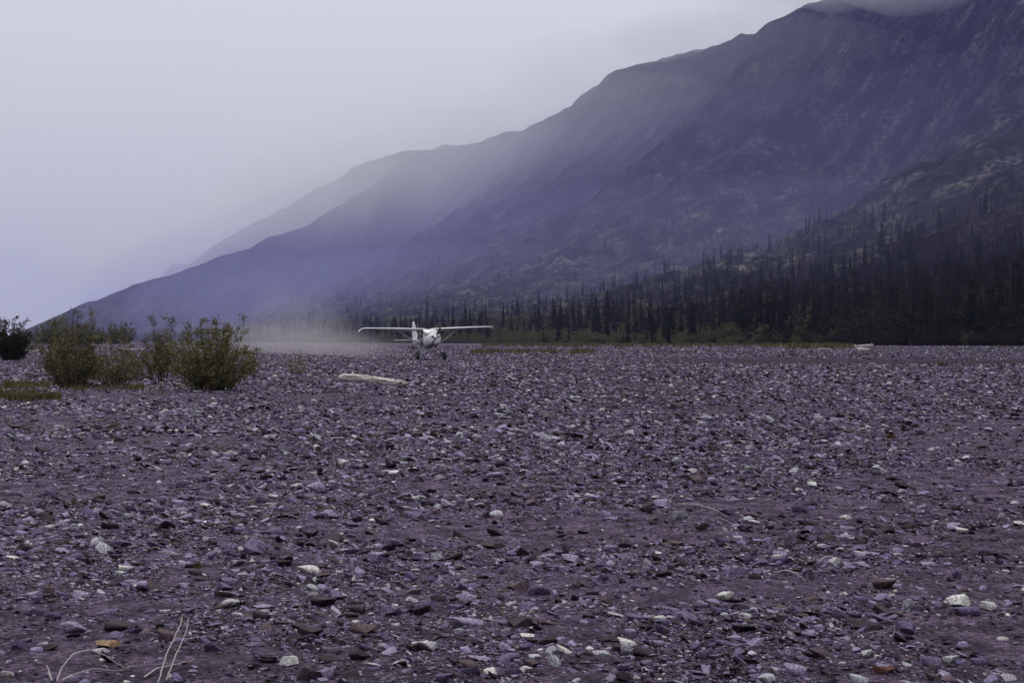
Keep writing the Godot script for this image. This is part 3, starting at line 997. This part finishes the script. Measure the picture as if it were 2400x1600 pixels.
func make_plane() -> void:
	var spot := ground_point(985, 827) + Vector3(0, 0.03, 0)
	var o := base("bush_plane", spot, deg_to_rad(17.5))
	tag(o, "white single engine high wing plane with tail wheel rolling over gravel", "airplane")
	print("plane at ", spot)
	# everything is built level and tipped back a little about the main wheels, tail still off the ground
	var tip := Transform3D(Basis(Vector3.RIGHT, deg_to_rad(-4.0)) * Basis(Vector3.BACK, deg_to_rad(0.9)), Vector3.ZERO)
	var bodies := []
	var b := Build.new()
	b.ring_loft([oval(1.22, 1.50, 0.52, 0.47), oval(0.85, 1.52, 0.55, 0.51), oval(0.52, 1.62, 0.57, 0.63, 3.0), oval(0.2, 1.70, 0.58, 0.71, 3.4), oval(-0.6, 1.71, 0.58, 0.71, 3.4), oval(-1.3, 1.71, 0.54, 0.66, 3.0), oval(-2.2, 1.76, 0.40, 0.50), oval(-3.4, 1.80, 0.26, 0.36), oval(-4.7, 1.85, 0.12, 0.24), oval(-5.3, 1.88, 0.05, 0.17)])
	var body := part("fuselage", b.done(), M.white_paint, o)
	# cabin glass
	var ws := Build.new()
	ws.ring_loft([PackedVector3Array([Vector3(-0.53, 1.98, 1.14), Vector3(-0.28, 2.03, 1.24), Vector3(0.28, 2.03, 1.24), Vector3(0.53, 1.98, 1.14), Vector3(0.5, 1.94, 1.0), Vector3(-0.5, 1.94, 1.0)]), PackedVector3Array([Vector3(-0.57, 2.2, 0.86), Vector3(-0.3, 2.23, 0.96), Vector3(0.3, 2.23, 0.96), Vector3(0.57, 2.2, 0.86), Vector3(0.5, 2.2, 0.6), Vector3(-0.5, 2.2, 0.6)]), PackedVector3Array([Vector3(-0.575, 2.40, 0.54), Vector3(-0.3, 2.43, 0.6), Vector3(0.3, 2.43, 0.6), Vector3(0.575, 2.40, 0.54), Vector3(0.5, 2.4, 0.3), Vector3(-0.5, 2.4, 0.3)])])
	part("windscreen", ws.done(), M.painted_sheen_glass, o)
	for sx in [-1.0, 1.0]:
		for e in [[0.50, -0.42], [-0.5, -1.22]]:
			var wd := Build.new()
			wd.ring_loft([PackedVector3Array([Vector3(sx * 0.594, 1.80, e[0]), Vector3(sx * 0.594, 1.80, e[1]), Vector3(sx * 0.592, 2.28, e[1] + 0.08), Vector3(sx * 0.592, 2.28, e[0] - 0.16)]), PackedVector3Array([Vector3(sx * 0.52, 1.80, e[0]), Vector3(sx * 0.52, 1.80, e[1]), Vector3(sx * 0.52, 2.28, e[1] + 0.08), Vector3(sx * 0.52, 2.28, e[0] - 0.16)])])
			part("side_window", wd.done(false), M.dark_glass, o)
		var dr := Build.new()
		dr.box(Vector3(sx * 0.584 - 0.006, 1.2, -0.46), Vector3(sx * 0.584 + 0.006, 1.76, 0.5))
		var door := part("door", dr.done(false), M.trim_paint, o)
		var hd := Build.new()
		hd.box(Vector3(sx * 0.6 - 0.012, 1.62, -0.36), Vector3(sx * 0.6 + 0.012, 1.65, -0.2))
		part("handle", hd.done(false), M.metal, door)
		# wing
		var wg := Build.new()
		var secs := [foil(Vector3(sx * 0.30, 2.44, 0.50), 1.63, 0.115), foil(Vector3(sx * 2.6, 2.51, 0.50), 1.63, 0.115), foil(Vector3(sx * 4.95, 2.58, 0.38), 1.22, 0.105), foil(Vector3(sx * 5.25, 2.57, 0.34), 1.14, 0.10), foil(Vector3(sx * 5.40, 2.50, 0.2), 0.95, 0.08), foil(Vector3(sx * 5.50, 2.37, 0.0), 0.66, 0.05)]
		wg.ring_loft(secs)
		var wing := part("wing", wg.done(), M.white_paint, o)
		var flap := Build.new()
		flap.box(Vector3(minf(sx * 0.75, sx * 2.55), 2.40, -1.42), Vector3(maxf(sx * 0.75, sx * 2.55), 2.43, -1.06))
		var fl := part("flap", flap.done(false), M.white_paint, wing)
		var strut := Build.new()
		var s0 := Vector3(sx * 0.56, 1.18, 0.26)
		var s1 := Vector3(sx * 2.55, 2.44, -0.1)
		var out := (s1 - s0).normalized().cross(Vector3.BACK).normalized() * 0.028
		var strips := []
		for q in [s0, s1]:
			strips.append(PackedVector3Array([q + Vector3(0, 0, 0.07), q + out, q + Vector3(0, 0, -0.09), q - out]))
		strut.ring_loft(strips)
		part("wing_strut", strut.done(false), M.white_paint, o)
		# main gear
		var leg := Build.new()
		leg.ring_loft([PackedVector3Array([Vector3(sx * 0.38, 1.12, 0.76), Vector3(sx * 0.38, 1.06, 0.76), Vector3(sx * 0.38, 1.06, 0.60), Vector3(sx * 0.38, 1.12, 0.60)]), PackedVector3Array([Vector3(sx * 0.78, 0.80, 0.74), Vector3(sx * 0.75, 0.76, 0.74), Vector3(sx * 0.75, 0.76, 0.62), Vector3(sx * 0.78, 0.80, 0.62)]), PackedVector3Array([Vector3(sx * 0.98, 0.34, 0.73), Vector3(sx * 0.93, 0.30, 0.73), Vector3(sx * 0.93, 0.30, 0.64), Vector3(sx * 0.98, 0.34, 0.64)])])
		part("landing_gear_leg", leg.done(false), M.metal, o)
		wheel(0.33, 0.26, o, Vector3(sx * 1.1, 0.325, 0.68), "main_wheel")
		# tailplane
		var tp := Build.new()
		tp.ring_loft([foil(Vector3(sx * 0.04, 1.93, -4.35), 1.0, 0.08), foil(Vector3(sx * 1.55, 1.95, -4.55), 0.66, 0.07), foil(Vector3(sx * 1.68, 1.95, -4.7), 0.4, 0.06)])
		var tail := part("tailplane", tp.done(), M.white_paint, o)
	# engine
	var cw := Build.new()
	cw.ring_loft([oval(2.28, 1.60, 0.36, 0.30), oval(2.24, 1.58, 0.43, 0.38), oval(2.0, 1.54, 0.49, 0.45), oval(1.6, 1.52, 0.52, 0.48), oval(1.24, 1.50, 0.53, 0.48)])
	var cowl := part("cowling", cw.done(), M.white_paint, o)
	for sx in [-1.0, 1.0]:
		var it := Build.new()
		it.ring_loft([round_hole(Vector3(sx * 0.235, 1.70, 2.30), 0.10, 0.075), round_hole(Vector3(sx * 0.235, 1.70, 2.20), 0.10, 0.075)])
		part("air_intake", it.done(), M.black, cowl)
	var low := Build.new()
	low.ring_loft([round_hole(Vector3(0, 1.40, 2.27), 0.15, 0.09), round_hole(Vector3(0, 1.40, 2.1), 0.15, 0.09)])
	part("lower_intake", low.done(), M.black, cowl)
	var belly := Build.new()
	belly.ring_loft([oval(2.02, 1.19, 0.30, 0.10, 2.2, 16), oval(1.7, 1.14, 0.40, 0.14, 2.2, 16), oval(1.2, 1.12, 0.42, 0.13, 2.2, 16), oval(0.7, 1.12, 0.3, 0.08, 2.2, 16)])
	part("cowl_flap", belly.done(), M.trim_paint, cowl)
	var ex := Build.new()
	ex.tube([Vector3(0.2, 1.1, 1.5), Vector3(0.22, 1.0, 1.42), Vector3(0.23, 0.94, 1.3)], [0.035, 0.035, 0.03], 8)
	part("exhaust_pipe", ex.done(), M.metal, o)
	var sp := Build.new()
	sp.ring_loft([round_hole(Vector3(0, 1.68, 2.27), 0.15, 0.15), round_hole(Vector3(0, 1.68, 2.4), 0.135, 0.135), round_hole(Vector3(0, 1.68, 2.52), 0.085, 0.085), round_hole(Vector3(0, 1.68, 2.58), 0.02, 0.02)])
	part("spinner", sp.done(), M.white_paint, o)
	for k in 2:
		var bl := Build.new()
		var ang := deg_to_rad(62.0 + 180.0 * k)
		var rad := Vector3(cos(ang), sin(ang), 0)
		var rings := []
		for i in 6:
			var u := i / 5.0
			var c := Vector3(0, 1.68, 2.36) + rad * lerpf(0.1, 1.02, u)
			var twist := lerpf(0.9, 0.3, u)
			var wide: float = [0.05, 0.075, 0.085, 0.08, 0.065, 0.03][i]
			var w := (rad.cross(Vector3.BACK) * cos(twist) + Vector3.BACK * sin(twist)) * wide
			var th := rad.cross(w).normalized() * wide * 0.15
			rings.append(PackedVector3Array([c + w, c + th, c - w, c - th]))
		bl.ring_loft(rings)
		part("propeller_blade", bl.done(), M.black, o)
	# fin and rudder
	var fn := Build.new()
	fn.ring_loft([foil(Vector3(0, 1.98, -3.1), 1.75, 0.05, true), foil(Vector3(0, 2.25, -3.72), 1.12, 0.07, true), foil(Vector3(0, 3.3, -4.35), 0.5, 0.07, true), foil(Vector3(0, 3.42, -4.5), 0.33, 0.05, true)])
	part("fin", fn.done(), M.white_paint, o)
	var rd := Build.new()
	rd.ring_loft([foil(Vector3(0, 1.75, -4.88), 0.48, 0.06, true), foil(Vector3(0, 2.6, -4.86), 0.5, 0.06, true), foil(Vector3(0, 3.40, -4.86), 0.34, 0.06, true), foil(Vector3(0, 3.46, -4.92), 0.2, 0.05, true)])
	part("rudder", rd.done(), M.white_paint, o)
	# tail wheel on its spring
	var tsp := Build.new()
	tsp.tube([Vector3(0, 1.66, -4.75), Vector3(0, 1.5, -5.05), Vector3(0, 1.38, -5.2)], [0.03, 0.025, 0.025], 6)
	part("tail_spring", tsp.done(), M.metal, o)
	wheel(0.15, 0.1, o, Vector3(0, 1.32, -5.22), "tail_wheel")
	# stripe along the side and aerials on the roof
	for sx in [-1.0, 1.0]:
		var stp := Build.new()
		stp.ring_loft([PackedVector3Array([Vector3(sx * 0.560, 1.52, -1.3), Vector3(sx * 0.560, 1.38, -1.3), Vector3(sx * 0.53, 1.38, -1.3), Vector3(sx * 0.53, 1.52, -1.3)]), PackedVector3Array([Vector3(sx * 0.415, 1.70, -2.2), Vector3(sx * 0.415, 1.60, -2.2), Vector3(sx * 0.37, 1.60, -2.2), Vector3(sx * 0.37, 1.70, -2.2)]), PackedVector3Array([Vector3(sx * 0.275, 1.84, -3.4), Vector3(sx * 0.275, 1.77, -3.4), Vector3(sx * 0.22, 1.77, -3.4), Vector3(sx * 0.22, 1.84, -3.4)])])
		part("stripe", stp.done(false), M.trim_paint, body)
		var an := Build.new()
		an.tube([Vector3(sx * 0.75, 2.6, -0.3), Vector3(sx * 0.78, 2.78, -0.45)], [0.012, 0.006], 5)
		part("antenna", an.done(), M.metal, o)
	var hinge := Vector3(0, 0, 0.68)
	for ch in o.get_children():
		if ch.name.begins_with("main_wheel"): continue
		var t: Transform3D = ch.transform
		t.origin -= hinge
		t = tip * t
		t.origin += hinge
		ch.transform = t

func round_hole(c: Vector3, w: float, h: float) -> PackedVector3Array:
	var p := PackedVector3Array()
	for i in 16: p.append(c + Vector3(cos(TAU * i / 16) * w, sin(TAU * i / 16) * h, 0))
	return p

# ------------------------------------------------------------------ dust and clouds
func puff(holder: Node3D, where: Vector3, size: Vector3, m: FogMaterial, called: String, turn := 0.0) -> void:
	var f := FogVolume.new()
	f.name = called
	f.shape = RenderingServer.FOG_VOLUME_SHAPE_ELLIPSOID
	f.size = size
	f.material = m
	holder.add_child(f, true)
	f.position = where - holder.position
	f.rotation.y = turn
	tag(f, "", "", "", "stuff")

func haze_mat(c: Color, density: float) -> FogMaterial:
	var m := FogMaterial.new()
	m.albedo = c
	m.density = density
	return m

func make_air() -> void:
	var dust := base("dust_cloud", Vector3(-17, 0.4, -138))
	tag(dust, "tan dust cloud trailing behind the plane over the gravel", "dust", "", "stuff")
	var tan1 := haze_mat(Color(0.93, 0.905, 0.95), 0.012)
	var tan2 := haze_mat(Color(0.93, 0.915, 0.955), 0.010)
	for e in [[850, 6.0, 122.0, 0.7, 1], [800, 9.0, 130.0, 1.1, 1], [740, 12.0, 138.0, 1.5, 1], [690, 13.0, 146.0, 2.0, 1], [640, 13.0, 152.0, 2.2, 1], [590, 12.0, 158.0, 1.8, 1], [760, 9.0, 134.0, 2.2, 2], [710, 10.0, 150.0, 3.0, 2], [660, 9.0, 146.0, 3.6, 2], [560, 9.0, 160.0, 2.6, 2], [640, 6.0, 148.0, 4.4, 2], [730, 6.0, 150.0, 4.2, 2], [680, 26.0, 150.0, 1.6, 2], [520, 16.0, 168.0, 2.2, 2]]:
		var z: float = e[2]
		var x: float = (e[0] - CX) / FOCAL * z
		puff(dust, Vector3(x, ground_y(x, -z) + e[3] * 0.75, -z), Vector3(e[1], e[3] * 2.0, 7.0), tan1 if e[4] == 1 else tan2, "dust")
	# low cloud that swallows the crest here and there
	var cl := base("cloud", Vector3(0, 400, -2500))
	tag(cl, "low grey cloud clinging to the mountain crest", "cloud", "", "stuff")
	var wet := haze_mat(Color(0.98, 0.98, 1.0), 0.0022)
	var thin := haze_mat(Color(0.98, 0.98, 1.0), 0.0012)
	var turn := deg_to_rad(19.3)
	# along, across and above the range; width, height, length; density; tint
	for e in [[5900, 900, 370, 1500, 320, 6400, 0.00042, 0.985], [3000, 860, 330, 760, 270, 2900, 0.0009, 0.985], [1700, 1000, 250, 800, 330, 2500, 0.00024, 0.60], [2600, 560, 70, 800, 270, 4200, 0.00042, 0.74]]:
		var at := AX * float(e[0]) + NX * float(e[1])
		var m := haze_mat(Color(e[7], e[7], 1.0), e[6] / 3.0)
		for shell in [1.15, 0.9, 0.6]:   # thinner towards the rim
			puff(cl, Vector3(at.x, e[2], at.y), Vector3(e[3], e[4], e[5]) * float(shell), m, "mist", turn)
	for e in [[1570, 84, 2150, 210, 62, 1], [1660, 60, 2080, 170, 60, 2], [1780, 8, 1980, 170, 60, 1], [1900, -45, 1830, 260, 70, 1], [2060, -50, 1700, 300, 74, 1], [2230, -46, 1560, 300, 66, 1], [1500, 95, 2250, 160, 60, 2], [1350, 150, 2500, 300, 110, 2], [880, 352, 3900, 330, 110, 2], [760, 420, 4300, 700, 190, 2], [1080, 300, 3600, 480, 130, 2]]:
		var z: float = e[2]
		var p := Vector3((e[0] - CX) / FOCAL * z, EYE + (CY - e[1]) / FOCAL * z, -z)
		puff(cl, p, Vector3(e[3], e[4], 260.0), wet if e[5] == 1 else thin, "cloud_bank")

# ------------------------------------------------------------------ everything
func _ready() -> void:
	rng.seed = 20240611
	var cam := Camera3D.new()
	cam.name = "camera"
	cam.fov = 2.0 * rad_to_deg(atan(784.0 / FOCAL))
	cam.near = 0.2
	cam.far = 30000.0
	cam.position = Vector3(0, EYE, 0)
	add_child(cam)
	cam.current = true
	var sky := ProceduralSkyMaterial.new()
	sky.sky_top_color = lin(2.6, 2.66, 2.66)
	sky.sky_horizon_color = lin(0.485, 0.50, 0.56)
	sky.sky_curve = 2.0
	sky.ground_bottom_color = lin(0.1, 0.09, 0.12)
	sky.ground_horizon_color = lin(0.5, 0.5, 0.62)
	sky.sun_angle_max = 1.0
	var env := Environment.new()
	env.background_mode = Environment.BG_SKY
	env.sky = Sky.new()
	env.sky.sky_material = sky
	env.tonemap_mode = Environment.TONE_MAPPER_LINEAR
	env.tonemap_exposure = 1.06
	env.fog_enabled = true
	env.fog_density = 0.00006
	env.fog_light_color = Color(0.73, 0.74, 1.0)
	env.volumetric_fog_enabled = true
	env.volumetric_fog_density = 0.0
	env.sdfgi_enabled = true
	env.ssao_enabled = true
	env.ssil_enabled = true
	var we := WorldEnvironment.new()
	we.name = "world_environment"
	we.environment = env
	add_child(we)
	var sun := DirectionalLight3D.new()
	sun.name = "overcast_sun"
	sun.light_energy = 0.5
	sun.light_angular_distance = 25.0
	sun.light_color = Color(1.0, 0.98, 0.96)
	sun.shadow_enabled = true
	sun.basis = Basis.looking_at(Vector3(0.25, -1.0, 0.75))
	add_child(sun)

	na.noise_type = FastNoiseLite.TYPE_SIMPLEX_SMOOTH
	na.frequency = 0.01
	na.fractal_octaves = 4
	na.seed = 11
	nb.noise_type = FastNoiseLite.TYPE_SIMPLEX_SMOOTH
	nb.frequency = 0.01
	nb.fractal_octaves = 5
	nb.fractal_gain = 0.55
	nb.seed = 23
	nr.noise_type = FastNoiseLite.TYPE_SIMPLEX_SMOOTH
	nr.fractal_type = FastNoiseLite.FRACTAL_RIDGED
	nr.frequency = 0.008
	nr.fractal_octaves = 3
	nr.seed = 31

	# materials
	M.rock_grain = noise_tex(256, 0.02, Color(0.55, 0.55, 0.56), Color(1, 1, 1), 3, 5)
	M.silt_grain = noise_tex(512, 0.05, Color(0.62, 0.61, 0.62), Color(1, 1, 1), 4, 5)
	M.speckle = noise_tex(512, 0.12, Color(0.66, 0.65, 0.67), Color(1, 1, 1), 5, 3)
	M.ground = mat(Color.WHITE, 0.85)
	M.ground.vertex_color_use_as_albedo = true
	M.ground.metallic_specular = 0.15
	M.ground.albedo_texture = M.silt_grain
	M.ground.uv1_triplanar = true
	M.ground.uv1_world_triplanar = true
	M.ground.uv1_scale = Vector3(0.7, 0.7, 0.7)
	M.ground.heightmap_enabled = true
	M.ground.heightmap_texture = noise_tex(512, 0.09, Color.BLACK, Color.WHITE, 6, 5)
	M.ground.heightmap_scale = 1.2
	M.ground.detail_enabled = true
	M.ground.detail_blend_mode = BaseMaterial3D.BLEND_MODE_MUL
	M.ground.detail_albedo = M.speckle
	M.ground.detail_uv_layer = BaseMaterial3D.DETAIL_UV_2
	M.ground.uv2_triplanar = true
	M.ground.uv2_world_triplanar = true
	M.ground.uv2_scale = Vector3(0.047, 0.047, 0.047)
	M.slope = mat(Color.WHITE, 0.95)
	M.slope.vertex_color_use_as_albedo = true
	M.slope.albedo_texture = noise_tex(512, 0.045, Color(0.16, 0.16, 0.18), Color(1, 1, 1), 8, 6)
	M.slope.uv1_triplanar = true
	M.slope.uv1_world_triplanar = true
	M.slope.uv1_scale = Vector3(0.006, 0.006, 0.006)
	M.slope.metallic_specular = 0.0
	M.slope.albedo_color = lin(1.0, 0.96, 1.0)
	M.slope.detail_enabled = true
	M.slope.detail_blend_mode = BaseMaterial3D.BLEND_MODE_MUL
	M.slope.detail_albedo = noise_tex(512, 0.03, Color(0.30, 0.31, 0.30), Color(1, 1, 1), 14, 6)
	M.slope.detail_uv_layer = BaseMaterial3D.DETAIL_UV_2
	M.slope.uv2_triplanar = true
	M.slope.uv2_world_triplanar = true
	M.slope.uv2_scale = Vector3(0.0017, 0.0017, 0.0017)
	M.pebble = mat(Color.WHITE, 0.62)
	M.pebble.vertex_color_use_as_albedo = true
	M.pebble.metallic_specular = 0.22
	M.pebble.albedo_texture = M.rock_grain
	M.pebble.uv1_triplanar = true
	M.leaf = mat(Color.WHITE, 0.7)
	M.leaf.vertex_color_use_as_albedo = true
	M.leaf.metallic_specular = 0.15
	M.leaf.backlight_enabled = true
	M.leaf.backlight = Color(0.35, 0.38, 0.25)
	M.needle = mat(Color.WHITE, 0.9)
	M.needle.vertex_color_use_as_albedo = true
	M.needle.metallic_specular = 0.0
	M.bark = mat(lin(0.05, 0.036, 0.03), 0.9)
	M.char_bark = mat(lin(0.03, 0.026, 0.027), 0.9)
	M.char_bark.metallic_specular = 0.0
	M.bark.metallic_specular = 0.1
	M.drift = mat(lin(0.52, 0.505, 0.50), 0.85)
	M.drift.albedo_texture = noise_tex(256, 0.03, Color(0.62, 0.58, 0.55), Color(1, 1, 1), 9, 5)
	M.drift.uv1_triplanar = true
	M.drift.uv1_scale = Vector3(0.7, 3.5, 3.5)
	M.grey_wood = mat(lin(0.24, 0.22, 0.23), 0.85)
	M.straw = mat(lin(0.33, 0.29, 0.29), 0.85)
	M.white_paint = mat(lin(0.56, 0.56, 0.58), 0.35)
	M.trim_paint = mat(lin(0.13, 0.12, 0.22), 0.35)
	M.dark_glass = mat(lin(0.015, 0.015, 0.02), 0.08)
	M.painted_sheen_glass = mat(lin(0.55, 0.54, 0.52), 0.12)  # opaque pale colour stands in for the sky mirrored in the windscreen
	M.black = mat(lin(0.012, 0.011, 0.012), 0.6)
	M.rubber = mat(lin(0.02, 0.018, 0.019), 0.9)
	M.metal = mat(lin(0.3, 0.3, 0.31), 0.4, 0.6)

	make_ground()
	make_mountain()
	make_plane()
	make_wood()
	make_near_plants()
	make_brush()
	make_forest()
	make_grass()
	make_stones()
	make_air()
